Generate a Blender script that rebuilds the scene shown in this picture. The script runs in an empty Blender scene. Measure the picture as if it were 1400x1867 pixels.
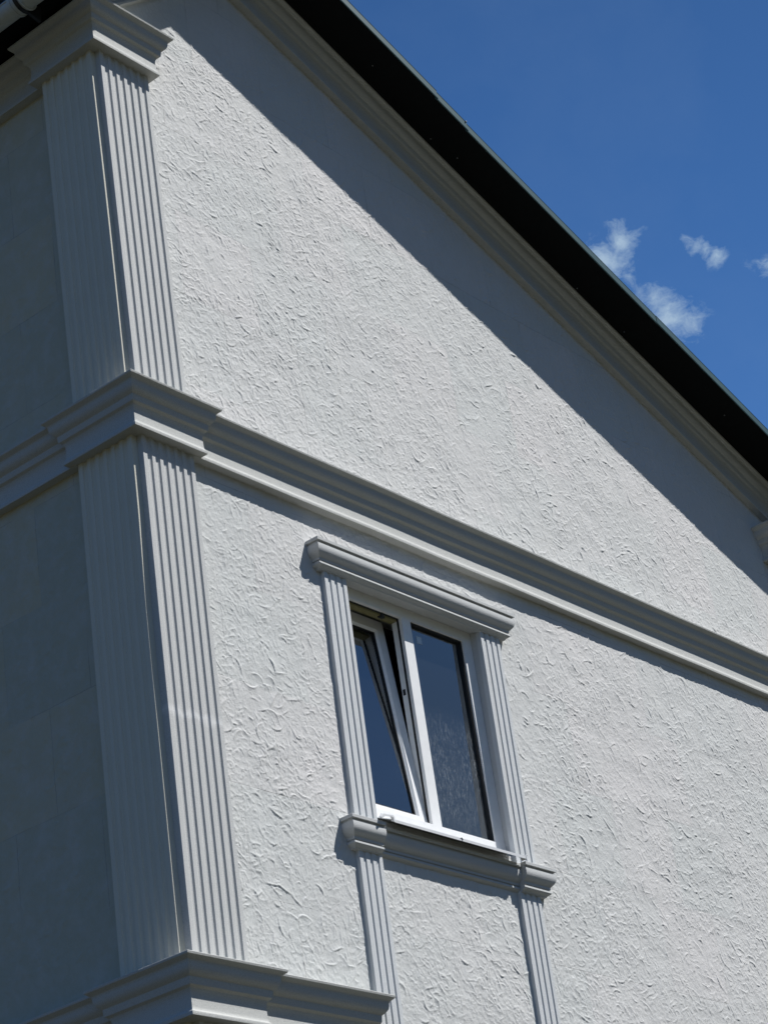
import bpy, math, random
import numpy as np
from mathutils import Matrix, Vector

random.seed(7)
rng = np.random.default_rng(11)
SC = bpy.context.scene
COL = SC.collection

# ------------------------------------------------------------------ camera
CAM = np.array([-7.71943528, -7.13716228, -5.92493228])
R = np.array([[0.641435566739749, -0.7551041759372495, -0.1355658408411758],
              [0.2739377331544085, 0.3904929439498841, -0.8789046473189689],
              [0.7166020737306528, 0.526624101429838, 0.45732758906228743]])
cd = bpy.data.cameras.new('camera')
cam = bpy.data.objects.new('camera', cd)
COL.objects.link(cam)
m = Matrix.Identity(4)
for i in range(3):
    m[i][0] = R[0][i]; m[i][1] = -R[1][i]; m[i][2] = -R[2][i]; m[i][3] = CAM[i]
cam.matrix_world = m
cd.sensor_fit = 'HORIZONTAL'; cd.sensor_width = 36.0
cd.lens = 4242.0659 / 1400 * 36
cd.clip_start = 0.1; cd.clip_end = 3000
SC.camera = cam

# ------------------------------------------------------------------ light
SUNV = Vector((0.90, -1.0, 2.05)).normalized()      # towards the sun
EL = math.asin(SUNV.z); AZ = math.atan2(SUNV.x, SUNV.y)
sl = bpy.data.lights.new('sun', 'SUN')
sl.energy = 5.0; sl.angle = math.radians(0.5); sl.color = (1.0, 0.984, 0.962)
so = bpy.data.objects.new('sun', sl); COL.objects.link(so)
so.rotation_euler = SUNV.to_track_quat('Z', 'Y').to_euler()
so.location = (10, -12, 30)
SC.view_settings.view_transform = 'Standard'
SC.view_settings.look = 'None'
SC.view_settings.exposure = 0.17
SC.view_settings.gamma = 1.0

W = bpy.data.worlds.new("World"); SC.world = W; W.use_nodes = True
nt = W.node_tree; nt.nodes.clear()


class NB:
    """tiny node helper"""
    def __init__(s, tree): s.t = tree
    def n(s, typ, ins=None, **props):
        nd = s.t.nodes.new(typ)
        for k, v in props.items(): setattr(nd, k, v)
        for k, v in (ins or {}).items():
            sock = nd.inputs[k]
            if isinstance(v, bpy.types.NodeSocket): s.t.links.new(v, sock)
            else: sock.default_value = v
        return nd
    def math(s, op, a, b=0.0, c=None, clamp=False):
        nd = s.n('ShaderNodeMath', {0: a, 1: b}, operation=op, use_clamp=clamp)
        if c is not None: nd.inputs[2].default_value = c
        return nd.outputs[0]
    def ramp(s, fac, stops, interp='LINEAR'):
        nd = s.n('ShaderNodeValToRGB', {0: fac})
        cr = nd.color_ramp; cr.interpolation = interp
        while len(cr.elements) < len(stops): cr.elements.new(0.5)
        for e, (p, c) in zip(cr.elements, stops):
            e.position = p; e.color = (c, c, c, 1) if not isinstance(c, tuple) else (*c, 1)
        return nd.outputs[0]
    def noise(s, vec, scale, detail=2, rough=0.5, dist=0.0):
        return s.n('ShaderNodeTexNoise', {'Vector': vec, 'Scale': scale, 'Detail': detail, 'Roughness': rough, 'Distortion': dist}).outputs[0]
    def mixc(s, fac, a, b, blend='MIX'):
        nd = s.n('ShaderNodeMix', data_type='RGBA', blend_type=blend)
        for sock, v in ((nd.inputs[0], fac), (nd.inputs[6], a), (nd.inputs[7], b)):
            if isinstance(v, bpy.types.NodeSocket): s.t.links.new(v, sock)
            else: sock.default_value = v if not isinstance(v, tuple) or len(v) == 4 else (*v, 1)
        return nd.outputs[2]


b = NB(nt)
sky = b.n('ShaderNodeTexSky', sky_type='NISHITA', sun_disc=False)
sky.sun_elevation = EL; sky.sun_rotation = AZ
sky.altitude = 600; sky.air_density = 1.0; sky.dust_density = 0.3; sky.ozone_density = 2.6
geo = b.n('ShaderNodeNewGeometry')
tc = b.n('ShaderNodeTexCoord')
vec = tc.outputs['Generated']
warp = b.n('ShaderNodeTexNoise', {'Vector': vec, 'Scale': 22.0, 'Detail': 5.0, 'Roughness': 0.6})
wv = b.n('ShaderNodeVectorMath', {0: warp.outputs[1], 1: (0.5, 0.5, 0.5)}, operation='SUBTRACT').outputs[0]
wv = b.n('ShaderNodeVectorMath', {0: wv, 3: 0.026}, operation='SCALE').outputs[0]
vw = b.n('ShaderNodeVectorMath', {0: vec, 1: wv}, operation='ADD').outputs[0]
# small fair-weather clouds, each in its own direction of the sky: centre, radius, weight
CL = [((0.7425, 0.3980, 0.5388), 0.0072, 1.0), ((0.7408, 0.4085, 0.5330), 0.0080, 1.0), ((0.7450, 0.4020, 0.5325), 0.0060, .7),
      ((0.7585, 0.3975, 0.5160), 0.0075, .85), ((0.7640, 0.3970, 0.5090), 0.0085, 1.0), ((0.7690, 0.3920, 0.5050), 0.0070, .8),
      ((0.7545, 0.4005, 0.5205), 0.0060, .6), ((0.7500, 0.4030, 0.5262), 0.0052, .55), ((0.7690, 0.3870, 0.5085), 0.0040, .4),
      ((0.7562, 0.3784, 0.5335), 0.0032, .8), ((0.7590, 0.3765, 0.5312), 0.0036, .9), ((0.7620, 0.3738, 0.5290), 0.0036, .9), ((0.7650, 0.3708, 0.5268), 0.0038, 1.0),
      ((0.7790, 0.3545, 0.5172), 0.0052, .9), ((0.7735, 0.3600, 0.5210), 0.0035, .4)]
acc = None
for c, r, w in CL:
    d = b.n('ShaderNodeVectorMath', {0: vw, 1: c}, operation='DISTANCE').outputs['Value']
    v = b.math('MULTIPLY', b.math('SUBTRACT', 1.0, b.math('DIVIDE', d, r * 1.85), clamp=True), w)
    acc = v if acc is None else b.math('MAXIMUM', acc, v)
wisp = b.noise(b.n('ShaderNodeMapping', {'Vector': vw, 'Rotation': (0, 0, 0.4), 'Scale': (0.75, 0.75, 1.35)}).outputs[0], 110.0, 10, 0.70, 0.1)
edge = b.math('SUBTRACT', b.math('ADD', b.math('MULTIPLY', acc, 1.20), b.math('MULTIPLY', wisp, 2.2)), 1.40, clamp=True)
edge = b.math('MULTIPLY', edge, b.math('MULTIPLY', acc, 3.0, clamp=True))
dens = b.math('MULTIPLY', edge, 1.0, clamp=True)
veil = b.math('MULTIPLY', b.ramp(b.noise(vw, 9.0, 6, 0.6), [(0.5, 0.0), (0.85, 1.0)]), 0.05)
dens = b.math('ADD', b.math('MULTIPLY', dens, 0.9), veil, clamp=True)
# the sky as the photo's blue: a slight colour grade of the Nishita sky
lum = b.n('ShaderNodeRGBToBW', {0: sky.outputs[0]}).outputs[0]
sq = b.math('POWER', b.math('DIVIDE', lum, 3.0), 2.0)
fac = b.math('DIVIDE', 1.0, b.math('ADD', sq, 1.0))
skyd = b.n('ShaderNodeVectorMath', {0: sky.outputs[0], 3: fac}, operation='SCALE').outputs[0]
tw = b.math('DIVIDE', b.math('SUBTRACT', b.math('DIVIDE', sq, b.math('ADD', sq, 1.0)), 0.42), 0.25, clamp=True)
grade = b.mixc(tw, (0.575, 1.02, 1.46), (0.96, 0.96, 0.86))
skyc = b.mixc(1.0, skyd, grade, 'MULTIPLY')
elev = b.n('ShaderNodeSeparateXYZ', {0: vec}).outputs[2]
# the blue deepens towards the zenith
eg = b.n('ShaderNodeMapRange', {0: elev, 1: 0.44, 2: 0.66, 3: 1.46, 4: 0.94}).outputs[0]
eg2 = b.n('ShaderNodeMapRange', {0: elev, 1: 0.68, 2: 0.95, 3: 1.0, 4: 0.45}).outputs[0]
skyc = b.n('ShaderNodeVectorMath', {0: skyc, 3: b.math('MULTIPLY', eg, eg2)}, operation='SCALE').outputs[0]
col = b.mixc(dens, skyc, (4.6, 6.2, 8.0))
bg = b.n('ShaderNodeBackground', {'Color': col, 'Strength': 0.074})
b.n('ShaderNodeOutputWorld', {'Surface': bg.outputs[0]})

# ------------------------------------------------------------------ materials
def new_mat(name):
    mt = bpy.data.materials.new(name); mt.use_nodes = True
    t = mt.node_tree; t.nodes.clear()
    nb = NB(t)
    p = nb.n('ShaderNodeBsdfPrincipled'); nb.n('ShaderNodeOutputMaterial', {'Surface': p.outputs[0]})
    pos = nb.n('ShaderNodeNewGeometry').outputs['Position']
    return mt, nb, p, pos
def link(nb, a, s): nb.t.links.new(a, s)
def bump(nb, p, h, dist, strength=1.0, prev=None):
    bn = nb.n('ShaderNodeBump', {'Height': h, 'Distance': dist, 'Strength': strength})
    if prev is not None: link(nb, prev, bn.inputs['Normal'])
    if p is not None: link(nb, bn.outputs[0], p.inputs['Normal'])
    return bn.outputs[0]

def stucco(name, swap):
    mt, nb, p, pos = new_mat(name)
    if swap:   # side wall: use y,z
        s = nb.n('ShaderNodeSeparateXYZ', {0: pos})
        uv = nb.n('ShaderNodeCombineXYZ', {0: s.outputs[1], 1: s.outputs[2], 2: s.outputs[0]}).outputs[0]
    else:
        s = nb.n('ShaderNodeSeparateXYZ', {0: pos})
        uv = nb.n('ShaderNodeCombineXYZ', {0: s.outputs[0], 1: s.outputs[2], 2: s.outputs[1]}).outputs[0]
    off = nb.n('ShaderNodeVectorMath', {0: uv, 1: (0.1, 2.88, 0)}, operation='ADD').outputs[0]
    jit = nb.n('ShaderNodeVectorMath', {0: nb.n('ShaderNodeTexNoise', {'Vector': pos, 'Scale': 3.0, 'Detail': 2.0}).outputs[1], 3: 0.006}, operation='SCALE').outputs[0]
    off = nb.n('ShaderNodeVectorMath', {0: off, 1: jit}, operation='ADD').outputs[0]
    br = nb.n('ShaderNodeTexBrick', {'Vector': off, 'Color1': (0, 0, 0, 1), 'Color2': (1, 1, 1, 1), 'Mortar': (0.5, 0.5, 0.5, 1),
                                     'Scale': 1.0, 'Mortar Size': 0.0018, 'Mortar Smooth': 0.3, 'Bias': 0.0,
                                     'Brick Width': 0.62, 'Row Height': 0.585})
    tone = br.outputs['Color']; joint = br.outputs['Fac']
    jm = nb.ramp(nb.noise(pos, 2.3, 2), [(0.42, 0.0), (0.62, 1.0)])
    joint = nb.math('MULTIPLY', joint, nb.math('ADD', nb.math('MULTIPLY', jm, 0.8), 0.07))
    c = nb.mixc(tone, *((0.45, 0.46, 0.38), (0.57, 0.52, 0.37))) if swap else nb.mixc(tone, *((0.615, 0.635, 0.618), (0.690, 0.672, 0.658)))  # side tones darkened and warmed, the wall's shade mixed into them
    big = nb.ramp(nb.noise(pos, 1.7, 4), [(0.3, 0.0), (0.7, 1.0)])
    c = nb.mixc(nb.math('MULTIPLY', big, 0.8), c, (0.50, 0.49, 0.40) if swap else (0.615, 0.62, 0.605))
    blot = nb.ramp(nb.noise(pos, 9.0, 5, 0.6), [(0.45, 0.0), (0.75, 1.0)])
    c = nb.mixc(nb.math('MULTIPLY', blot, 0.45), c, (0.60, 0.60, 0.585))
    speck = nb.ramp(nb.noise(pos, 260.0, 2, 0.6), [(0.62, 0.0), (0.74, 1.0)])
    c = nb.mixc(nb.math('MULTIPLY', speck, 0.22), c, (0.45, 0.45, 0.43))
    drip = nb.ramp(nb.noise(nb.n('ShaderNodeMapping', {'Vector': pos, 'Scale': (1.0, 1.0, 0.09)}).outputs[0], 26.0, 4, 0.6), [(0.50, 0.0), (0.72, 1.0)])
    c = nb.mixc(nb.math('MULTIPLY', drip, 0.13), c, (0.52, 0.51, 0.47))
    c = nb.mixc(nb.math('MULTIPLY', joint, 0.7), c, (0.30, 0.30, 0.29))
    link(nb, c, p.inputs['Base Color']); p.inputs['Roughness'].default_value = 0.85
    p.inputs['Specular IOR Level'].default_value = 0.25
    # fine trowel drag and grain on top of the modelled relief
    n1 = bump(nb, None, nb.noise(pos, 40.0, 4, 0.6, 1.6), 0.0060, 0.34)
    n2 = bump(nb, None, nb.noise(pos, 170.0, 3, 0.6), 0.0016, 0.8, n1)
    jn = nb.math('SUBTRACT', 1.0, joint)
    bump(nb, p, jn, 0.002, 0.8, n2)
    return mt

def render_mat(name, base, dark, grain=0.35, stain=False, rough=0.8):
    mt, nb, p, pos = new_mat(name)
    g = nb.ramp(nb.noise(pos, 210.0, 3, 0.65), [(0.40, 0.0), (0.66, 1.0)])
    c = nb.mixc(nb.math('MULTIPLY', g, grain), base, dark)
    big = nb.ramp(nb.noise(pos, 5.0, 4, 0.6), [(0.4, 0.0), (0.8, 1.0)])
    c = nb.mixc(nb.math('MULTIPLY', big, 0.35), c, tuple(v * 0.86 for v in base))
    if stain:
        s = nb.n('ShaderNodeSeparateXYZ', {0: pos})
        zz = nb.math('ADD', s.outputs[2], nb.math('MULTIPLY', nb.noise(pos, 14.0, 3), 0.10))
        band = nb.math('SUBTRACT', 1.0, nb.math('DIVIDE', nb.math('ABSOLUTE', nb.math('ADD', zz, 1.385)), 0.035), clamp=True)
        c = nb.mixc(nb.math('MULTIPLY', band, 0.6), c, (0.86, 0.86, 0.85))
    pits = nb.ramp(nb.noise(pos, 120.0, 2), [(0.70, 0.0), (0.76, 1.0)])
    c = nb.mixc(nb.math('MULTIPLY', pits, 0.5), c, (0.35, 0.35, 0.34))
    link(nb, c, p.inputs['Base Color']); p.inputs['Roughness'].default_value = rough
    p.inputs['Specular IOR Level'].default_value = 0.3
    n1 = bump(nb, None, nb.noise(pos, 190.0, 3, 0.65), 0.0026, 0.9)
    bump(nb, p, nb.noise(pos, 22.0, 3), 0.002, 0.35, n1)
    return mt

M = {}
M['gable'] = stucco('gable_stucco', False)
M['side'] = stucco('shade_toned_stucco', True)  # darker, warmer copy of the gable stucco with shade in its colour
M['mould'] = render_mat('moulding_render', (0.575, 0.58, 0.555), (0.40, 0.41, 0.39), grain=0.8)
M['pilaster'] = render_mat('pilaster_render', (0.645, 0.65, 0.635), (0.46, 0.47, 0.46), grain=0.75, stain=True)
M['pilaster_side'] = render_mat('pilaster_shade_render', (0.70, 0.68, 0.58), (0.55, 0.54, 0.46), grain=0.35)  # shaded copy of the pilaster render, colour warmed against the blue skylight
M['surround'] = render_mat('surround_render', (0.565, 0.575, 0.57), (0.45, 0.46, 0.455), grain=0.45)
M['strip'] = render_mat('strip_render', (0.66, 0.68, 0.685), (0.54, 0.56, 0.565), grain=0.35)

def plain(name, colr, rough=0.4, metal=0.0, nscale=18.0, var=0.12, spec=0.5, bmp=0.0):
    mt, nb, p, pos = new_mat(name)
    g = nb.ramp(nb.noise(pos, nscale, 4, 0.6), [(0.35, 0.0), (0.7, 1.0)])
    c = nb.mixc(g, colr, tuple(v * (1 - var) for v in colr))
    link(nb, c, p.inputs['Base Color'])
    p.inputs['Roughness'].default_value = rough; p.inputs['Metallic'].default_value = metal
    p.inputs['Specular IOR Level'].default_value = spec
    if bmp: bump(nb, p, nb.noise(pos, nscale * 3, 3), bmp, 0.5)
    return mt
M['pvc'] = plain('white_pvc', (0.93, 0.935, 0.92), 0.35, var=0.05)
M['pvc_inner'] = plain('aged_inner_pvc', (0.26, 0.23, 0.10), 0.5)
M['gasket'] = plain('rubber_gasket', (0.012, 0.012, 0.013), 0.6)
M['metal_sill'] = plain('sill_paint', (0.78, 0.79, 0.80), 0.4, var=0.06)
M['soffit'] = plain('soffit_shade_black', (0.0035, 0.0045, 0.0045), 0.7, spec=0.12, bmp=0.001)  # unlit soffit: its deep shade is put into the colour as near black
M['verge'] = plain('green_roof_metal', (0.042, 0.098, 0.104), 0.45, spec=0.5, var=0.2, nscale=6)
M['roof'] = plain('roof_sheet', (0.03, 0.07, 0.06), 0.45)
M['navy'] = plain('eave_edge_metal', (0.006, 0.008, 0.05), 0.5)
M['gutter'] = plain('gutter_plastic', (0.56, 0.60, 0.60), 0.45, var=0.12)
M['steel'] = plain('screw_steel', (0.5, 0.5, 0.48), 0.35, 0.8)
M['black'] = plain('black_fitting', (0.02, 0.02, 0.02), 0.4)
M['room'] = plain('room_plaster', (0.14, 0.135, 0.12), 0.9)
M['reflection'] = plain('beige_reflection_tone', (0.33, 0.28, 0.19), 0.9)  # painted reflection of the right reveal, used on a strip behind the glass
M['stone'] = plain('plinth_render', (0.4, 0.4, 0.38), 0.9)
M['ground'] = plain('ground_cover', (0.050, 0.0475, 0.031), 0.95, nscale=2.0, var=0.35, spec=0.1)

def glass(name, dirt):
    mt = bpy.data.materials.new(name); mt.use_nodes = True
    t = mt.node_tree; t.nodes.clear(); nb = NB(t)
    pos = nb.n('ShaderNodeNewGeometry').outputs['Position']
    fr = nb.n('ShaderNodeFresnel', {'IOR': 1.62}).outputs[0]
    tr = nb.n('ShaderNodeBsdfTransparent', {'Color': (0.72, 0.78, 0.78, 1)})
    gl = nb.n('ShaderNodeBsdfGlossy', {'Color': (0.9, 0.95, 1.0, 1), 'Roughness': 0.006})
    nrm = bump(nb, None, nb.noise(pos, 3.0, 2), 0.0015, 0.25)
    link(nb, nrm, gl.inputs['Normal'])
    f2 = nb.math('MULTIPLY', fr, 2.9, clamp=True)
    mx = nb.n('ShaderNodeMixShader', {0: f2, 1: tr.outputs[0], 2: gl.outputs[0]})
    out = mx.outputs[0]
    s = nb.n('ShaderNodeSeparateXYZ', {0: pos})
    mp = nb.n('ShaderNodeMapping', {'Vector': pos, 'Scale': (1.0, 1.0, 0.13)}).outputs[0]
    st = nb.ramp(nb.noise(mp, 250.0, 3, 0.7, 0.1), [(0.53, 0.0), (0.63, 1.0)])
    sp = nb.ramp(nb.noise(pos, 130.0, 2, 0.5), [(0.60, 0.0), (0.70, 1.0)])
    cover = nb.ramp(nb.noise(pos, 5.0, 3), [(0.3, 0.35), (0.7, 1.0)])
    zf = nb.math('DIVIDE', nb.math('SUBTRACT', nb.math('ADD', -0.93, nb.math('MULTIPLY', nb.noise(pos, 6.0, 3), 0.22)), s.outputs[2]), 0.40, clamp=True)
    fall = nb.math('SUBTRACT', 1.25, nb.math('MULTIPLY', nb.math('DIVIDE', nb.math('SUBTRACT', -1.0, s.outputs[2]), 0.6, clamp=True), 0.75))
    d = nb.math('MULTIPLY', nb.math('MAXIMUM', st, nb.math('MULTIPLY', sp, 0.9)), nb.math('MULTIPLY', cover, nb.math('MULTIPLY', zf, fall)))
    base = nb.math('MULTIPLY', zf, 0.06)
    d = nb.math('ADD', nb.math('MULTIPLY', d, dirt), nb.math('MULTIPLY', base, dirt))
    d = nb.math('ADD', d, 0.012 if dirt > .1 else 0.006, clamp=True)
    df = nb.n('ShaderNodeBsdfDiffuse', {'Color': (0.62, 0.66, 0.68, 1)})
    mx2 = nb.n('ShaderNodeMixShader', {0: d, 1: out, 2: df.outputs[0]})
    nb.n('ShaderNodeOutputMaterial', {'Surface': mx2.outputs[0]})
    return mt
M['glass_clean'] = glass('pane_glass', 0.02)
M['glass_dirty'] = glass('rain_streaked_glass', 0.36)
M['label'] = plain('paper_label', (0.6, 0.75, 0.9), 0.6)

# ------------------------------------------------------------------ mesh helpers
BASEZ = -7.5
def empty(name, loc):
    o = bpy.data.objects.new(name, None); COL.objects.link(o); o.location = loc
    return o
ROOT = empty('house', (3.5, 4.5, BASEZ))
ROOT['label'] = 'white stucco house with fluted corner pilasters, moulded cornices and a dark green gable roof'
ROOT['category'] = 'house'
WORLD_OFF = {}
def group_part(name, loc, label=None, parent=ROOT):
    o = bpy.data.objects.new(name, None); COL.objects.link(o); o.parent = parent
    pl = WORLD_OFF.get(parent, Vector(parent.location))
    o.location = Vector(loc) - pl; WORLD_OFF[o] = Vector(loc)
    if label: o['label'] = label
    return o
WORLD_OFF[ROOT] = Vector(ROOT.location)

def mk(name, V, F, mat, parent=ROOT, label=None, smooth=False, angle=None):
    """verts are given in world space; the object is placed at the middle of its own bottom"""
    V = np.asarray(V, dtype=np.float64).reshape(-1, 3)
    org = Vector(((V[:, 0].min() + V[:, 0].max()) / 2, (V[:, 1].min() + V[:, 1].max()) / 2, V[:, 2].min()))
    me = bpy.data.meshes.new(name)
    me.from_pydata((V - np.array(org)).tolist(), [], F)
    me.materials.append(mat)
    me.validate(); me.update()
    if smooth:
        me.polygons.foreach_set('use_smooth', [True] * len(me.polygons))
        if angle is not None:
            me.set_sharp_from_angle(angle=math.radians(angle))
    o = bpy.data.objects.new(name, me); COL.objects.link(o)
    if parent is not None:
        o.parent = parent; o.location = org - WORLD_OFF[parent]
    else: o.location = org
    WORLD_OFF[o] = org
    if label: o['label'] = label
    return o

class MB:
    def __init__(s): s.V = []; s.F = []
    def add(s, V, F):
        k = len(s.V); s.V += [tuple(v) for v in V]; s.F += [tuple(i + k for i in f) for f in F]
    def box(s, x0, x1, y0, y1, z0, z1):
        s.add([(x0, y0, z0), (x1, y0, z0), (x1, y1, z0), (x0, y1, z0), (x0, y0, z1), (x1, y0, z1), (x1, y1, z1), (x0, y1, z1)],
              [(0, 3, 2, 1), (4, 5, 6, 7), (0, 1, 5, 4), (1, 2, 6, 5), (2, 3, 7, 6), (3, 0, 4, 7)])
    def sweep(s, rows, caps=True, closed=True):
        """rows: list of point rings with the same count"""
        n = len(rows[0]); V = [p for r in rows for p in r]; F = []
        for i in range(len(rows) - 1):
            for j in range(n if closed else n - 1):
                a = i * n + j; c = i * n + (j + 1) % n
                F.append((a, c, c + n, a + n))
        if caps:
            F.append(tuple(reversed(range(n)))); F.append(tuple((len(rows) - 1) * n + j for j in range(n)))
        s.add(V, F)
    def tube(s, pts, r, seg=10):
        rows = []
        for i, p in enumerate(pts):
            p = Vector(p); q = Vector(pts[min(i + 1, len(pts) - 1)]) - Vector(pts[max(i - 1, 0)]); q.normalize()
            u = q.orthogonal().normalized(); v = q.cross(u)
            rows.append([tuple(p + u * math.cos(t) * r + v * math.sin(t) * r) for t in [k / seg * 2 * math.pi for k in range(seg)]])
        s.sweep(rows)
    def build(s, name, mat, parent=ROOT, label=None, smooth=False, angle=None):
        return mk(name, s.V, s.F, mat, parent, label, smooth, angle)

def arc(p, q, bulge, n=8):
    """points p..q bowing by bulge to the left of p->q (without p)"""
    p = Vector(p); q = Vector(q); d = q - p; nrm = Vector((d.y, -d.x)).normalized()
    return [tuple(p + d * t + nrm * bulge * math.sin(math.pi * t)) for t in [(i + 1) / n for i in range(n)]]

# profile of the big cornices: (projection q, drop h from the top), top to bottom
PROF = [(-0.03, 0.0), (0.127, 0.0), (0.129, 0.003), (0.127, 0.013), (0.105, 0.030), (0.101, 0.038)]
PROF += arc((0.101, 0.038), (0.070, 0.096), 0.010, 12)[:-1] + [(0.070, 0.097), (0.069, 0.103), (0.067, 0.128), (0.065, 0.132), (0.050, 0.142)]
PROF += [(0.045, 0.152), (0.042, 0.162), (0.040, 0.178), (0.041, 0.195), (0.042, 0.228), (0.044, 0.240), (0.049, 0.248), (0.054, 0.252), (0.0555, 0.258), (0.054, 0.270), (-0.03, 0.273)]
# light moulding of the window surround
PROFW = [(-0.02, 0.0), (0.062, 0.0), (0.064, 0.002), (0.064, 0.019), (0.062, 0.021), (0.050, 0.0225), (0.050, 0.034), (0.0575, 0.035)]
PROFW += arc((0.0575, 0.035), (0.033, 0.105), 0.012, 12) + [(0.029, 0.109), (0.0285, 0.122), (0.022, 0.1235), (0.022, 0.131), (0.030, 0.132), (0.0315, 0.1425), (0.027, 0.148), (0.010, 0.158), (0.006, 0.1655), (-0.02, 0.166)]

def mould(mb, path, ztop, prof, caps=True, zend=None, dx=0.0):
    """path: [(x, y, mx, my)]: plan point for q=0 and the mitre vector"""
    rows = []
    for i, (x, y, mx, my) in enumerate(path):
        zt = ztop if zend is None else ztop + (zend - ztop) * i / (len(path) - 1)
        rows.append([(x + q * mx, y + q * my, zt - h) for q, h in prof])
    mb.sweep(rows, caps)
def subdiv(path, n):
    """break long straight runs so that slight irregularities can be given"""
    out = []
    for a, c in zip(path[:-1], path[1:]):
        for k in range(n): out.append(tuple(a[j] + (c[j] - a[j]) * k / n for j in range(4)))
    out.append(path[-1]); return out

# ------------------------------------------------------------------ the gable wall: real relief
T = 0.048          # wall plane y of the gable wall; the side wall is x = 0
XR = 7.14          # right end of the house
def zr(x): return 3.731 - 0.360 * (x - 1.26)        # foot of the right raking cornice
def zl(x): return 3.134 + 0.78 * (x - 0.272)        # foot of the left raking cornice
def zroof(x): return min(zr(x), zl(x))

def vnoise(shape, cell, seed):
    """smooth value noise on a pixel grid, -1..1"""
    r = np.random.default_rng(seed)
    ny, nx = shape; gy = int(ny / cell) + 4; gx = int(nx / cell) + 4
    g = r.uniform(-1, 1, (gy, gx))
    yy = np.arange(ny) / cell; xx = np.arange(nx) / cell
    iy = yy.astype(int); ix = xx.astype(int); fy = yy - iy; fx = xx - ix
    fy = fy * fy * fy * (fy * (fy * 6 - 15) + 10); fx = fx * fx * fx * (fx * (fx * 6 - 15) + 10)
    a = g[iy][:, ix]; b_ = g[iy][:, ix + 1]; c = g[iy + 1][:, ix]; d = g[iy + 1][:, ix + 1]
    t = a + (b_ - a) * fx[None, :]; u = c + (d - c) * fx[None, :]
    return t + (u - t) * fy[:, None]
def sample(g, yy, xx):
    ny, nx = g.shape
    yy = np.clip(yy, 0, ny - 1.001); xx = np.clip(xx, 0, nx - 1.001)
    iy = yy.astype(int); ix = xx.astype(int); fy = yy - iy; fx = xx - ix
    return (g[iy, ix] * (1 - fx) + g[iy, ix + 1] * fx) * (1 - fy) + (g[iy + 1, ix] * (1 - fx) + g[iy + 1, ix + 1] * fx) * fy

def relief(ny, nx, step, seed, density=1.0):
    """trowelled stucco: thousands of short curved folds and drags over a lumpy coat (metres)"""
    r = np.random.default_rng(seed)
    H = np.zeros((ny, nx))
    mask = np.clip(0.85 + 0.55 * vnoise((ny, nx), 0.34 / step, seed + 1) + 0.3 * vnoise((ny, nx), 0.13 / step, seed + 2), 0.06, 1.35)
    smallmask = np.clip(0.55 + 1.25 * vnoise((ny, nx), 0.30 / step, seed + 21) + 0.4 * vnoise((ny, nx), 0.11 / step, seed + 22), 0.08, 1.0)
    ang0 = 2.2 * vnoise((ny, nx), 0.42 / step, seed + 3)
    area = ny * nx * step * step
    for (dens, lmin, lmax, w, h) in ((330, 0.05, 0.15, 0.0046, 0.0042), (1300, 0.03, 0.085, 0.0040, 0.0035), (1600, 0.016, 0.045, 0.0036, 0.0024)):
        N = int(area * dens * density)
        cy = r.uniform(0, ny, N); cx = r.uniform(0, nx, N)
        mk_ = mask[cy.astype(int), cx.astype(int)] * 0.9 if lmax > 0.1 else smallmask[cy.astype(int), cx.astype(int)]
        keep = r.uniform(0, 1, N) < mk_
        cy = cy[keep]; cx = cx[keep]; n = len(cy)
        L = r.uniform(lmin, lmax, n) / step; Wd = w * r.uniform(0.65, 1.35, n) / step
        hh = h * (0.3 + 1.15 * r.uniform(0, 1, n) ** 1.8); asym = r.uniform(-1, 1, n)
        pid = (np.floor((cx * step + 0.31 * (np.floor(cy * step / 0.585) % 2)) / 0.62) * 7 + np.floor(cy * step / 0.585) * 131).astype(int)
        pr_ang = np.random.default_rng(5).uniform(-1.6, 1.6, 4096)[pid % 4096]; pr_amp = np.random.default_rng(6).uniform(0.8, 1.15, 4096)[pid % 4096]
        an = ang0[cy.astype(int), cx.astype(int)] + pr_ang + r.normal(0, 0.9, n); cur = r.normal(0, 0.75, n)
        hh = hh * pr_amp
        for i in range(n):
            R_ = L[i] * 0.5 + Wd[i] * 5
            x0 = max(int(cx[i] - R_), 0); x1 = min(int(cx[i] + R_) + 1, nx)
            y0 = max(int(cy[i] - R_), 0); y1 = min(int(cy[i] + R_) + 1, ny)
            if x1 <= x0 or y1 <= y0: continue
            X = np.arange(x0, x1)[None, :] - cx[i]; Y = np.arange(y0, y1)[:, None] - cy[i]
            c_, s_ = math.cos(an[i]), math.sin(an[i])
            u = (X * c_ + Y * s_) / (L[i] * 0.5); v = -X * s_ + Y * c_
            v = v - cur[i] * 0.28 * L[i] * (u * u) + 0.12 * L[i] * asym[i] * u * u * u
            v = v / Wd[i]
            end = np.clip(1 - u * u, 0, 1)
            # a fold: sharp on one side, running out softly on the other
            k = np.where(v * (1 if asym[i] > 0 else -1) > 0, np.exp(-v * v * 4.0), np.exp(-np.abs(v) * 0.48))
            H[y0:y1, x0:x1] = np.maximum(H[y0:y1, x0:x1], hh[i] * k * end)
    cr = vnoise((ny, nx), 0.030 / step, seed + 5); cr2 = vnoise((ny, nx), 0.016 / step, seed + 6)
    yy, xx = np.mgrid[0:ny, 0:nx].astype(float)
    wx = vnoise((ny, nx), 0.05 / step, seed + 7) * 0.03 / step; wy = vnoise((ny, nx), 0.05 / step, seed + 8) * 0.03 / step
    cr = sample(cr, yy + wy, xx + wx)
    ridge = np.exp(-np.abs(cr) * 9)
    H += 0.0017 * ridge * np.clip(mask, 0.2, 1) + 0.0007 * cr2 + 0.0016 * vnoise((ny, nx), 0.11 / step, seed + 9) + 0.002 * vnoise((ny, nx), 0.5 / step, seed + 10)
    return H

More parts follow.
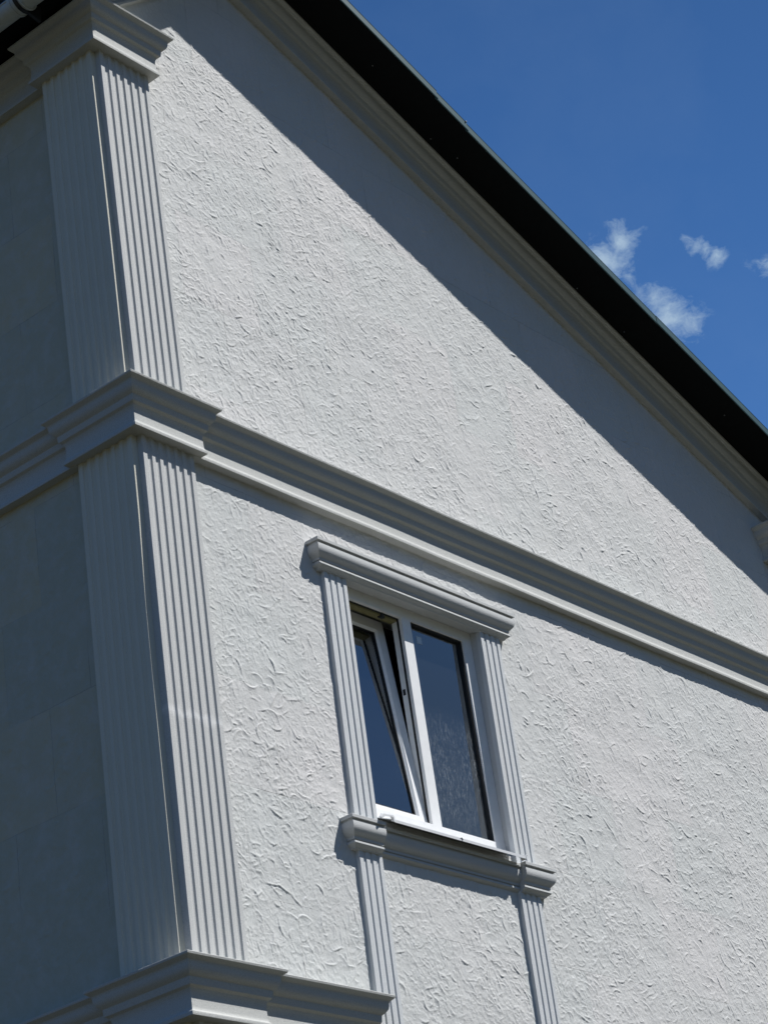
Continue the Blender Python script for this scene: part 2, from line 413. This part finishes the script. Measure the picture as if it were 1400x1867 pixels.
def relief_mesh(name, plane, a0, a1, z0, z1, step, mat, seed, keepf, label, density=1.0, flatlen=None):
    nx = int((a1 - a0) / step) + 1; ny = int((z1 - z0) / step) + 1
    H = relief(ny, nx, step, seed, density)
    aa = a0 + np.arange(nx) * step; zz = z0 + np.arange(ny) * step
    A, Z = np.meshgrid(aa, zz)
    if plane == 'front': P = np.stack([A, T - H, Z], -1).reshape(-1, 3)
    else: P = np.stack([0.0 - H, A, Z], -1).reshape(-1, 3)
    idx = np.arange(nx * ny).reshape(ny, nx)
    q = np.stack([idx[:-1, :-1], idx[:-1, 1:], idx[1:, 1:], idx[1:, :-1]], -1)
    kc = keepf((A[:-1, :-1] + A[1:, 1:]) / 2, (Z[:-1, :-1] + Z[1:, 1:]) / 2)
    q = q[kc].reshape(-1, 4)
    if plane != 'front': q = q[:, ::-1]
    used = np.unique(q); remap = -np.ones(nx * ny, dtype=np.int64); remap[used] = np.arange(len(used))
    P = P[used]; q = remap[q]
    org = np.array([(P[:, 0].min() + P[:, 0].max()) / 2, P[:, 1].max() if plane == 'front' else (P[:, 1].min() + P[:, 1].max()) / 2, BASEZ])
    me = bpy.data.meshes.new(name)
    me.vertices.add(len(P)); me.vertices.foreach_set('co', (P - org).astype(np.float32).ravel())
    me.loops.add(q.size); me.loops.foreach_set('vertex_index', q.astype(np.int32).ravel())
    me.polygons.add(len(q)); me.polygons.foreach_set('loop_start', np.arange(0, q.size, 4, dtype=np.int32))
    me.polygons.foreach_set('loop_total', np.full(len(q), 4, dtype=np.int32))
    me.polygons.foreach_set('use_smooth', np.ones(len(q), dtype=bool))
    me.update(calc_edges=True); me.materials.append(mat)
    o = bpy.data.objects.new(name, me); COL.objects.link(o)
    o.parent = ROOT; o.location = Vector(org) - WORLD_OFF[ROOT]; WORLD_OFF[o] = Vector(org)
    o['label'] = label
    return o

WX0, WX1, WZ0, WZ1 = 1.556, 2.794, -1.70, -0.262     # opening
def keep_front(x, z):
    roof = np.minimum(3.731 - 0.360 * (x - 1.26), 3.134 + 0.78 * (x - 0.272)) + 0.12
    hole = (x > WX0) & (x < WX1) & (z > WZ0) & (z < WZ1)
    return (z < roof) & ~hole
gw = relief_mesh('gable_wall', 'front', 0.02, 7.12, -3.20, 3.95, 0.0043, M['gable'], 21, keep_front, 'sunlit gable wall of crinkled white stucco')
mb = MB()      # lower, plain part of the gable wall down to the ground, and the ends
mb.box(0.004, XR, T + 0.012, T + 0.25, BASEZ, -3.195)
mb.box(0.004, 0.022, T, T + 0.25, -3.195, 2.95)
mb.box(7.11, XR, T, T + 0.25, -3.195, 1.66)
mb.build('lower_wall', M['gable'], gw)
relief_mesh('lower_gable_wall', 'front', 0.02, 7.12, BASEZ + 0.5, -3.19, 0.010, M['gable'], 33, lambda x, z: x > -9, 'lower part of the gable wall', 0.6)
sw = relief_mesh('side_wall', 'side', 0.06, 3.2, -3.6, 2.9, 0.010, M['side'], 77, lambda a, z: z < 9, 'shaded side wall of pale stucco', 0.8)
mb = MB()
mb.box(0.0, 0.25, 3.19, 9.0, BASEZ, 2.9); mb.box(0.0, 0.25, 0.06, 3.19, BASEZ, -3.59); mb.box(0.002, 0.25, T + .012, 0.07, BASEZ, 2.9)
mb.box(XR - 0.25, XR, T + 0.26, 9.0, BASEZ, 1.9); mb.box(0.26, XR - 0.26, 8.75, 9.0, BASEZ, 1.9)
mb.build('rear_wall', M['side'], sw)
# plinth
mb = MB(); mb.box(-0.06, XR + 0.06, T - 0.05, 9.06, BASEZ - 0.05, BASEZ + 0.6); mb.build('plinth', M['stone'])

# ------------------------------------------------------------------ fluted boards
def flute_section(width, margin, rib, n, depth, seg=7, square=False):
    """(u, d) from u=0 to width; d is the depth below the face"""
    fl = (width - 2 * margin - rib * (n - 1)) / n
    pts = [(0.0, 0.0015), (0.0015, 0.0)]
    u = margin
    for k in range(n):
        pts.append((u - 0.0008, 0.0))
        if square:
            pts += [(u + 0.002, depth), (u + fl * 0.5, depth * 1.06), (u + fl - 0.002, depth)]
        else:
            for j in range(1, seg):
                t = j / seg
                pts.append((u + fl * (0.5 - 0.5 * math.cos(math.pi * t)), depth * (math.sin(math.pi * t) ** 1.0)))
        pts.append((u + fl + 0.0008, 0.0))
        u += fl + rib
    pts += [(width - 0.0015, 0.0), (width, 0.0015)]
    return pts
def front_board(name, parent, x_of_z, y0, thick, width, zs, sec, mat, label=None):
    rows = []
    for z in zs:
        x0 = x_of_z(z)
        ring = [(x0 + u, y0 + d, z) for u, d in sec] + [(x0 + width, y0 + thick, z), (x0, y0 + thick, z)]
        rows.append(ring)
    mb = MB(); mb.sweep(rows)
    return mb.build(name, mat, parent, label, smooth=True, angle=28)
def lin(a, c, n): return [a + (c - a) * i / (n - 1) for i in range(n)]

SEC = flute_section(0.386, 0.0305, 0.0245, 6, 0.0108, 9)
SECS = flute_section(0.392, 0.032, 0.0245, 6, 0.0110)
def side_board(name, parent, bz, zs, mat, ytop, xo=lambda z: 0.0):
    """board on the side wall; its front edge stands at y=b(z), its face at x=-0.042"""
    rows = []
    for z in zs:
        y0 = bz(z)
        ring = [(-0.042 + xo(z) + d, y0 + (ytop - y0) * u / 0.392, z) for u, d in SECS] + [(-0.0005, ytop, z), (-0.0005, y0, z)]
        rows.append(ring[::-1])
    mb = MB(); mb.sweep(rows)
    return mb.build(name, mat, parent, smooth=True, angle=28)

def cap(name, parent, ztop, W_, xs=-0.042, ye=0.433, x0=None):
    mb = MB()
    path = [(W_, T + 0.012, 1, 0), (W_, 0.0, 1, -1), (xs, 0.0, -1, -1), (xs, ye, -1, 1), (0.012, ye, 0, 1)]
    mould(mb, path, ztop, PROF)
    return mb.build(name, M['mould'], parent, smooth=True, angle=24)

# upper corner pilaster
pu = group_part('pilaster', (0.16, 0.0, 0.383), 'upper fluted corner pilaster under the roof')
front_board('fluted_board', pu, lambda z: -0.0245 * max(z - 0.5, 0) / 2.04, 0.0, T + 0.006, 0.386, lin(0.38, 2.64, 12), SEC, M['pilaster'], 'sunlit face')
side_board('fluted_board', pu, lambda z: 0.0350 + 0.0012 * math.sin(z * 3.1), lin(0.38, 2.64, 24), M['pilaster_side'], 0.433, lambda z: -0.0245 * max(z - 0.5, 0) / 2.04)
cap('capital', pu, 2.900, 0.352, xs=-0.066)
# lower corner pilaster
pl_ = group_part('pilaster', (0.16, 0.0, -2.73), 'lower fluted corner pilaster between the two cornices')
front_board('fluted_board', pl_, lambda z: 0.012 * min(z, 0) / 2.65, 0.0, T + 0.006, 0.386, lin(-2.73, 0.118, 12), SEC, M['pilaster'], 'sunlit face')
def blow(z):
    t = [(0.12, 0.0352), (-0.35, 0.0362), (-0.85, 0.0458), (-1.25, 0.0462), (-1.55, 0.0440), (-2.0, 0.0432), (-2.73, 0.0425)]
    for (za, ba), (zb, bb) in zip(t[:-1], t[1:]):
        if z >= zb: return ba + (bb - ba) * (za - z) / (za - zb)
    return t[-1][1]
side_board('fluted_board', pl_, blow, lin(-2.73, 0.118, 40), M['pilaster_side'], 0.435, lambda z: 0.012 * min(z, 0) / 2.65)
cap('capital', pl_, 0.385, 0.386)
s = MB()
s.tube([(-0.004, 0.014, -1.60), (0.004, 0.014, -1.60)], 0.0045, 8); s.build('screw_head', M['black'], pl_)
# ground-floor pilaster below the lower cornice
pg = group_part('pilaster', (0.16, 0.0, BASEZ + .6), 'ground floor fluted corner pilaster')
front_board('fluted_board', pg, lambda z: -0.012, 0.0, T + 0.006, 0.386, [BASEZ + .6, -2.99], SEC, M['pilaster'])
side_board('fluted_board', pg, lambda z: 0.042, [BASEZ + .6, -2.99], M['pilaster_side'], 0.435)
cap('capital', pg, -2.722, 0.372, xs=-0.054)
# right corner pilaster, its capital at the photo's right edge
pr = group_part('pilaster', (6.95, 0.0, 0.383), 'right corner pilaster under the low eave')
front_board('fluted_board', pr, lambda z: XR - 0.386 + .002, 0.0, T + 0.006, 0.386, [0.36, 1.35], SEC, M['pilaster'])
mb = MB(); mould(mb, [(6.756, T + 0.012, -1, 0), (6.756, 0.0, -1, -1), (XR + .042, 0.0, 1, -1), (XR + .042, 0.433, 1, 1), (XR - .012, 0.433, 0, 1)], 1.605, [(q, h) for q, h in PROF][::-1])
mb.build('capital', M['mould'], pr, smooth=True, angle=24)
front_board('fluted_board', pr, lambda z: XR - 0.386 + .002, 0.0, T + 0.006, 0.386, [BASEZ + .6, 0.118], SEC, M['pilaster'])

# ------------------------------------------------------------------ cornices
def cornice(name, path, ztop, label, prof=PROF, zend=None, n=10):
    mb = MB(); mould(mb, subdiv(path, 40), ztop, prof, True, zend)
    m_ = len(prof); ph = random.uniform(0, 9)
    mb.V = [(x, y + 0.0009 * math.sin((k // m_) * 0.83 + ph) * (1 if path[0][3] else 0) , z + 0.0010 * math.sin((k // m_) * 0.57 + ph) + 0.0005 * math.sin((k // m_) * 2.3))
            for k, (x, y, z) in enumerate(mb.V)]
    return mb.build(name, M['mould'], ROOT, label, smooth=True, angle=24)
cornice('cornice', [(0.388, T, 0, -1), (6.80, T, 0, -1)], 0.380, 'sunlit storey cornice across the gable wall')
cornice('cornice', [(0.0, 9.0, -1, 0), (0.0, 0.437, -1, 0)], 0.381, 'shaded storey cornice on the side wall')
mb2 = MB(); mould(mb2, [(0.374, T, 0, -1), (1.228, T, 1, -1), (1.228, T + 0.012, 1, 0)], -2.724, PROF)
mb2.build('cornice', M['mould'], ROOT, 'short lower cornice ending beside the window surround', smooth=True, angle=24)
cornice('cornice', [(0.0, 9.0, -1, 0), (0.0, 0.437, -1, 0)], -2.7255, 'lower shaded cornice on the side wall')
cornice('cornice', [(0.0, 9.0, -1, 0), (0.0, 0.437, -1, 0)], 2.897, 'shaded eaves cornice on the side wall')
# raking cornices, mitred at the apex
def rake(name, side, x_end, label, back):
    rows = []
    kr, kl = 0.360, 0.78
    fr, fl_ = math.sqrt(1 + kr * kr), math.sqrt(1 + kl * kl)
    hmax = 0.27
    P_ = [(q, hmax - h) for q, h in PROF]
    for t in (0, 1):
        row = []
        for q, h in P_:
            # apex for this profile line
            xa = (3.731 + 0.360 * 1.26 + h * fr - (3.134 - 0.78 * 0.272 + h * fl_)) / (kr + kl)
            x = xa if t == 0 else x_end
            z = (zr(x) + h * fr) if side == 'r' else (zl(x) + h * fl_)
            row.append((x, T - q, z))
        rows.append(row)
    if side == 'l': rows = rows[::-1]
    n = 14
    full = [[tuple(rows[0][j][k] + (rows[1][j][k] - rows[0][j][k]) * i / n for k in range(3)) for j in range(len(rows[0]))] for i in range(n + 1)]
    mb = MB(); mb.sweep(full)
    return mb.build(name, M['mould'], ROOT, label, smooth=True, angle=24)
rake('raking_cornice', 'r', 7.14, 'long shaded moulding under the right roof slope', 0)
rake('raking_cornice', 'l', -0.02, 'short shaded moulding under the left roof slope', 0)

# ------------------------------------------------------------------ roof
YV = -0.37
APX, APZ = 1.055, 4.018 + 0.360 * (1.26 - 1.055)
def rz(x): return APZ - 0.360 * (x - APX)
def lz(x): return APZ - 0.80 * (APX - x)
XE, XL = 7.75, -0.33
roof = group_part('roof', (APX, 4.3, 3.0), 'dark green gable roof with deep soffits coloured black for their shade')
def slab(mb, xa, xb, f, y0, y1, lo, hi):
    mb.add([(xa, y0, f(xa) + lo), (xb, y0, f(xb) + lo), (xb, y1, f(xb) + lo), (xa, y1, f(xa) + lo),
            (xa, y0, f(xa) + hi), (xb, y0, f(xb) + hi), (xb, y1, f(xb) + hi), (xa, y1, f(xa) + hi)],
           [(0, 3, 2, 1), (4, 5, 6, 7), (0, 1, 5, 4), (1, 2, 6, 5), (2, 3, 7, 6), (3, 0, 4, 7)])
mb = MB(); slab(mb, APX, XE, rz, YV + 0.012, 9.4, 0.034, 0.046); slab(mb, XL, APX, lz, YV + 0.012, 9.4, 0.034, 0.046)
mb.build('roof_sheet', M['roof'], roof)
mb = MB(); y = YV + 0.006
nb_ = 3
slab(mb, APX, XE, rz, YV + 0.007, T + 0.02, 0.0, 0.030); slab(mb, XL, APX, lz, YV + 0.007, T + 0.02, 0.0, 0.030)
mb.build('soffit', M['soffit'], roof)
mb = MB(); mb.box(XL - .01, 0.02, YV + 0.3, 9.4, 2.925, 2.945); mb.box(XL - .02, XL + .0, YV + .3, 9.4, 2.925, 3.06)
mb.build('soffit', M['soffit'], roof, 'flat eaves soffit over the side wall, coloured black for its shade')
mb = MB(); slab(mb, APX, XE, rz, T + 0.3, 9.3, -0.02, -0.004); slab(mb, XL, APX, lz, T + 0.3, 9.3, -0.02, -0.004)
mb.build('underlay', M['soffit'], roof)
# verge flashing pieces with laps, right slope: breaks at x (from the photo's lap marks)
def flash(xa, xb, f, proud, lift):
    mb = MB()
    y0 = YV - proud
    # face, thin hem at the bottom and a rolled lip on top
    prof = [(y0 + 0.004, -0.022), (y0 - 0.003, -0.024), (y0 - 0.0045, -0.019), (y0, -0.015), (y0, 0.040), (y0 - 0.002, 0.046), (y0 + 0.004, 0.050), (YV + 0.10, 0.052), (YV + 0.10, 0.0465), (y0 + 0.005, 0.0445), (y0 + 0.004, 0.04)]
    rows = [[(x, yy, f(x) + hh + lift) for yy, hh in prof] for x in lin(xa, xb, 4)]
    mb.sweep(rows)
    return mb.build('verge_flashing', M['verge'], roof)
flash(APX - 0.0, 2.775, rz, 0.0080, 0.0070)
flash(2.755, 3.075, rz, 0.0045, 0.0)
flash(3.055, 5.095, rz, 0.0015, -0.0065)
flash(5.098, XE, rz, 0.0040, -0.0060)
flash(XL, APX, lz, 0.0030, 0.0)
# soffit screws catching a little light
for (x, yy) in ((2.35, -0.20), (3.0, -0.12), (3.22, -0.16), (4.55, -0.10), (5.05, -0.12), (4.86, -0.04), (6.1, -0.22), (1.9, -0.05)):
    s = MB(); z = rz(x)
    s.tube([(x, yy, z - 0.0035), (x, yy, z + 0.002)], 0.0045, 8); s.build('screw_head', M['steel'], roof)
s = MB(); s.tube([(3.064, YV - 0.012, rz(3.064) + 0.046), (3.064, YV + .0, rz(3.064) + 0.046)], 0.006, 8); s.build('screw_head', M['steel'], roof)
# eave edge on the left
mb = MB(); mb.box(XL - 0.16, XL - 0.0, -0.30, 9.4, 3.085, 3.095); mb.build('drip_edge', M['navy'], roof)

# gutter along the side wall, with a joint sleeve and a bracket
GX, GZ, GR = -0.40, 2.905, 0.066
gu = group_part('gutter', (GX, 4.5, GZ - GR), 'white plastic gutter under the left eave')
def half_tube(mb, y0, y1, r, th, n=16, a0=math.pi, a1=2 * math.pi):
    rows = []
    for y in (y0, y1):
        o_ = [(GX + math.cos(a) * r, y, GZ + math.sin(a) * r) for a in lin(a0, a1, n)]
        i_ = [(GX + math.cos(a) * (r - th), y, GZ + math.sin(a) * (r - th)) for a in lin(a1, a0, n)]
        rows.append(o_ + i_)
    mb.sweep(rows)
mb = MB(); half_tube(mb, -0.34, 9.4, GR, 0.003)
mb.tube([(GX - GR, -0.34, GZ + .002), (GX - GR, 9.4, GZ + .002)], 0.006, 8)
mb.build('gutter_channel', M['gutter'], gu, smooth=True, angle=40)
mb = MB(); half_tube(mb, 0.175, 0.255, GR + 0.007, 0.006); half_tube(mb, 0.165, 0.175, GR + 0.011, 0.010); half_tube(mb, 0.235, 0.245, GR + 0.011, 0.004)
mb.build('joint_sleeve', M['gutter'], gu, smooth=True, angle=40)
mb = MB()
half_tube(mb, 0.18, 0.205, GR + 0.016, 0.005)
mb.add([(GX + GR * .2, 0.18, GZ - GR - .01), (GX + GR + .05, 0.18, GZ - GR * 1.5), (GX + GR + .055, 0.18, GZ + .01), (GX + GR, 0.18, GZ + .0),
        (GX + GR * .2, 0.20, GZ - GR - .01), (GX + GR + .05, 0.20, GZ - GR * 1.5), (GX + GR + .055, 0.20, GZ + .01), (GX + GR, 0.20, GZ + .0)],
       [(0, 1, 2, 3), (7, 6, 5, 4), (0, 4, 5, 1), (1, 5, 6, 2), (2, 6, 7, 3), (3, 7, 4, 0)])
mb.build('gutter_bracket', M['black'], gu)

# ------------------------------------------------------------------ window surround
YS = 0.022
SECW = flute_section(0.190, 0.030, 0.030, 3, 0.0070, square=True)
sur = group_part('window_surround', (2.17, YS, -3.5), 'grey moulded surround of the window')
lean = lambda x0: (lambda z: x0 + 0.0175 * (z + 0.28))
front_board('fluted_strip', sur, lean(1.382), YS, T - YS + 0.006, 0.190, lin(-1.752, -0.272, 8), SECW, M['strip'], 'upper left strip')
front_board('fluted_strip', sur, lean(2.793), YS, T - YS + 0.006, 0.190, lin(-1.752, -0.272, 8), SECW, M['strip'], 'upper right strip')
front_board('fluted_strip', sur, lean(1.3805), YS, T - YS + 0.006, 0.188, lin(-4.3, -1.912, 10), SECW, M['strip'], 'lower left strip')
front_board('fluted_strip', sur, lean(2.783), YS, T - YS + 0.006, 0.188, lin(-4.3, -1.912, 10), SECW, M['strip'], 'lower right strip')
def wmould(name, x0, x1, y0, ztop, ends, label, mat='surround', prof=PROFW, k=1.0):
    mb = MB(); path = []
    if ends[0]: path += [(x0, T + 0.012, -k, 0), (x0, y0, -k, -1)]
    else: path += [(x0, y0, 0, -1)]
    if ends[1]: path += [(x1, y0, k, -1), (x1, T + 0.012, k, 0)]
    else: path += [(x1, y0, 0, -1)]
    mould(mb, path, ztop, prof[::-1])
    return mb.build(name, M[mat], sur, label, smooth=True, angle=24)
wmould('lintel_moulding', 1.350, 3.030, YS, -0.112, (1, 1), 'moulded lintel over the window')
# flat soffit board closing the lintel's underside back to the wall
mb = MB(); mb.box(1.58, 2.788, YS + 0.002, T + 0.01, -0.2775, -0.262); mb.build('lintel_board', M['surround'], sur)
wmould('sill_block', 1.322, 1.530, YS, -1.752, (1, 0), 'left end block of the sill moulding')
wmould('sill_block', 2.762, 2.988, YS, -1.752, (0, 1), 'right end block of the sill moulding')
wmould('sill_moulding', 1.531, 2.761, YS + 0.034, -1.758, (0, 0), 'recessed sill moulding in the shade of the sill board')

# ------------------------------------------------------------------ window
win = group_part('window', (2.175, 0.12, -1.67), 'white two sash window, left sash tilted inwards')
YF = 0.100
FX0, FX1, FZ0, FZ1 = 1.556, 2.794, -1.668, -0.264
# reveal
mb = MB()
mb.box(FX0 - 0.06, FX0, T + 0.004, 0.34, FZ0 - .03, FZ1 + 0.06); mb.box(FX1, FX1 + 0.06, T - 0.02, 0.34, FZ0 - .03, FZ1 + 0.06)
mb.box(FX0, FX1, T + 0.004, 0.34, FZ1, FZ1 + 0.06); mb.box(FX0, FX1, T + 0.012, 0.34, FZ0 - 0.06, FZ0 - 0.012)
mb.build('reveal', M['surround'], win)
# fixed outer frame with a rebate step
def ring(mb, x0, x1, z0, z1, wl, wr, wb, wt, y0, y1):
    mb.box(x0, x0 + wl, y0, y1, z0, z1); mb.box(x1 - wr, x1, y0, y1, z0, z1)
    mb.box(x0 + wl, x1 - wr, y0, y1, z0, z0 + wb); mb.box(x0 + wl, x1 - wr, y0, y1, z1 - wt, z1)
mb = MB()
ring(mb, FX0 + .001, FX1 - .001, FZ0, FZ1 - .001, 0.078, 0.083, 0.066, 0.066, YF, YF + 0.028)
ring(mb, FX0 + .001, FX1 - .001, FZ0 + .001, FZ1 - .001, 0.060, 0.064, 0.050, 0.050, YF + 0.0285, YF + 0.075)
fr = mb.build('window_frame', M['pvc'], win)
mb = MB()
mb.box(FX0 + .062, 2.13, YF + 0.032, YF + 0.075, FZ1 - 0.082, FZ1 - 0.0515)
mb.build('frame_rebate', M['pvc_inner'], win, 'yellowed inner rebate above the tilted sash')
mb = MB()
ring(mb, FX0 + .079, 2.1355, FZ0 + .066, FZ1 - .067, .004, .004, .004, .004, YF + 0.022, YF + 0.034)
ring(mb, 2.219, FX1 - .084, FZ0 + .066, FZ1 - .067, .009, .013, .006, .011, YF + 0.012, YF + 0.034)
mb.build('gasket', M['gasket'], win)
mb = MB()
mb.box(2.136, 2.218, YF + .0005, YF + 0.028, FZ0 + .066, FZ1 - .067)
mb.box(2.138, 2.212, YF + 0.033, YF + 0.075, FZ0 + .051, FZ1 - .052)
mb.box(2.147, 2.207, YF + 0.028, YF + 0.033, FZ0 + .066, FZ1 - .067)
mb.build('mullion', M['pvc'], win)
mb = MB(); mb.box(2.134, 2.142, YF + .05, YF + .066, -0.80, -0.765); mb.build('latch_plate', M['black'], win)
mb = MB(); mb.box(1.98, 2.02, YF + .030, YF + .05, FZ1 - .090, FZ1 - .078); mb.box(1.985, 2.0, YF + .02, YF + .03, FZ1 - .094, FZ1 - .066); mb.build('tilt_stay', M['black'], win)
mb = MB(); mb.box(1.648, 1.652, YF - .0005, YF + .002, FZ1 - .064, FZ1 - .060); mb.build('hinge_pin', M['black'], win)
# right fixed pane: sash frame behind, pane, beige strip standing in for the reveal's reflection
mb = MB(); mb.box(2.222, 2.708, YF + 0.0300, YF + 0.0335, FZ0 + .060, FZ1 - .062)
pane = mb.build('pane', M['glass_dirty'], win, 'rain streaked right pane')
mb = MB(); mb.box(2.225, 2.705, YF + 0.0480, YF + 0.0515, FZ0 + .060, FZ1 - .062)
mb.build('pane', M['glass_clean'], win, 'inner pane of the right side')
mb = MB(); mb.box(2.292, 2.340, YF + 0.0285, YF + 0.0295, -0.442, -0.395)
mb.build('sticker', M['label'], pane)
mb = MB(); mb.box(2.645, 2.712, YF + 0.06, YF + 0.075, FZ0 + .05, FZ1 - .05); mb.build('reveal_reflection', M['reflection'], win)
# tilted left sash, hinged at the bottom
TA = math.radians(4.9)
SX0, SX1, SZ0, SZ1 = 1.622, 2.1315, -1.596, -0.306
YP = YF + 0.030
def tilt(V):
    out = []
    c_, s_ = math.cos(TA), math.sin(TA)
    for x, y, z in V:
        dy, dz = y - YP, z - SZ0
        out.append((x, YP + dy * c_ + dz * s_, SZ0 - dy * s_ + dz * c_))
    return out
def tb(fn, name, mat, parent, label=None):
    mb = MB(); fn(mb); mb.V = tilt(mb.V); return mb.build(name, mat, parent, label)
def sash(mb):
    # y0 outer face; ring + sloped glazing bead inside
    ring(mb, SX0, SX1, SZ0, SZ1, 0.064, 0.064, 0.040, 0.064, YP + 0.0, YP + 0.058)
    # splayed inner edge (bead)
    x0, x1, z0, z1 = SX0 + .064, SX1 - .064, SZ0 + .040, SZ1 - .064
    o_ = [(x0, YP + .001, z0), (x1, YP + .001, z0), (x1, YP + .001, z1), (x0, YP + .001, z1)]
    i_ = [(x0 + .014, YP + .014, z0 + .010), (x1 - .014, YP + .014, z0 + .010), (x1 - .014, YP + .014, z1 - .014), (x0 + .014, YP + .014, z1 - .014)]
    k_ = [(a, YP + .045, c) for a, _, c in i_]
    mb.add(o_ + i_ + k_, [(0, 1, 5, 4), (1, 2, 6, 5), (2, 3, 7, 6), (3, 0, 4, 7), (4, 5, 9, 8), (5, 6, 10, 9), (6, 7, 11, 10), (7, 4, 8, 11)])
sa = tb(sash, 'sash', M['pvc'], win, 'left sash tilted inwards at the top')
tb(lambda mb: ring(mb, SX0 + .0785, SX1 - .0785, SZ0 + .0505, SZ1 - .0785, .004, .005, .003, .005, YP + .012, YP + .030), 'sash_gasket', M['gasket'], sa)
def sp(mb):
    mb.box(SX0 + .074, SX1 - .074, YP + .022, YP + .0255, SZ0 + .046, SZ1 - .074)
    mb.box(SX0 + .074, SX1 - .074, YP + .038, YP + .0415, SZ0 + .046, SZ1 - .074)
tb(sp, 'sash_pane', M['glass_clean'], sa)
def hd(mb):
    mb.box(SX1 - .045, SX1 - .02, YP + .058, YP + .066, -1.02, -0.93); mb.box(SX1 - .04, SX1 - .026, YP + .066, YP + .11, -0.975, -0.96); mb.box(SX1 - .15, SX1 - .026, YP + .10, YP + .115, -0.978, -0.957)
tb(hd, 'handle', M['pvc'], sa)
# outer sill board with a folded front lip and bent end caps
mb = MB()
def sillrow(x, dz=0): return [(x, -0.064, -1.7515 + dz), (x, -0.0625, -1.7515 + dz), (x, -0.0605, -1.7370 + dz), (x, YF + .004, -1.6635 + dz), (x, YF + .004, -1.6615 + dz), (x, -0.061, -1.7340 + dz), (x, -0.0645, -1.7355 + dz)]
mb.sweep([sillrow(x)[::-1] for x in lin(1.578, 2.739, 8)])
mb.build('sill_board', M['metal_sill'], win)
def endcap(xa, xb, sgn, lab):
    mb = MB()
    pr_ = [(xb - .008, -1.738), (xb + .0025 * sgn, -1.738), (xb + .0025 * sgn, -1.712), (xb - .006 * sgn, -1.7030), (xa + .02 * sgn, -1.7085), (xa, -1.7300), (xa + .004, -1.7400), (xa + .03 * sgn, -1.7185), (xb - .014 * sgn, -1.7130), (xb - .008, -1.718)]
    rows = [[(x, y, z + (y + 0.0665) * 0.42 - 0.012) for x, z in (pr_ if sgn > 0 else pr_[::-1])] for y in (-0.0665, -0.048)]
    mb.sweep([r[::-1] for r in rows])
    return mb.build('sill_end_cap', M['metal_sill'], win, lab)
endcap(1.470, 1.578, 1, 'bent end cap at the left of the sill')
mb = MB()
mb.box(2.739, 2.743, -0.0665, -0.03, -1.754, -1.727); mb.box(2.7425, 2.762, -0.0655, -0.03, -1.7295, -1.7270)
mb.build('sill_end_cap', M['metal_sill'], win, 'flat end cap at the right of the sill')
mb = MB(); mb.tube([(2.142, -0.065, -1.7385), (2.150, -0.067, -1.734), (2.158, -0.0655, -1.7395)], 0.0014, 6); mb.tube([(2.155, -0.0655, -1.7345), (2.160, -0.067, -1.7465)], 0.0022, 6); mb.build('film_scrap', M['black'], win, 'torn scrap on the sill lip')

# room behind the window
mb = MB()
RX0, RX1, RY0, RY1, RZ0, RZ1 = 0.45, 5.2, 0.345, 4.6, -2.6, 0.05
def q4(mb, a, b_, c, d): mb.add([a, b_, c, d], [(0, 1, 2, 3)])
mb.box(RX0 - .05, RX0, RY0, RY1, RZ0, RZ1); mb.box(RX1, RX1 + .05, RY0, RY1, RZ0, RZ1)
mb.box(RX0, RX1, RY1, RY1 + .05, RZ0, RZ1); mb.box(RX0, RX1, RY0, RY1, RZ0 - .05, RZ0); mb.box(RX0, RX1, RY0, RY1, RZ1, RZ1 + .05)
mb.box(RX0, FX0, RY0, RY0 + .05, RZ0, RZ1); mb.box(FX1, RX1, RY0, RY0 + .05, RZ0, RZ1)
mb.box(FX0, FX1, RY0, RY0 + .05, RZ0, FZ0); mb.box(FX0, FX1, RY0, RY0 + .05, FZ1, RZ1)
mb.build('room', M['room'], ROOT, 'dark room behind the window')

# ------------------------------------------------------------------ ground
G = 1500
gm = mk('ground', [(-G, -G, BASEZ), (G, -G, BASEZ), (G, G, BASEZ), (-G, G, BASEZ)], [(0, 1, 2, 3)], M['ground'], None)
gm['kind'] = 'structure'
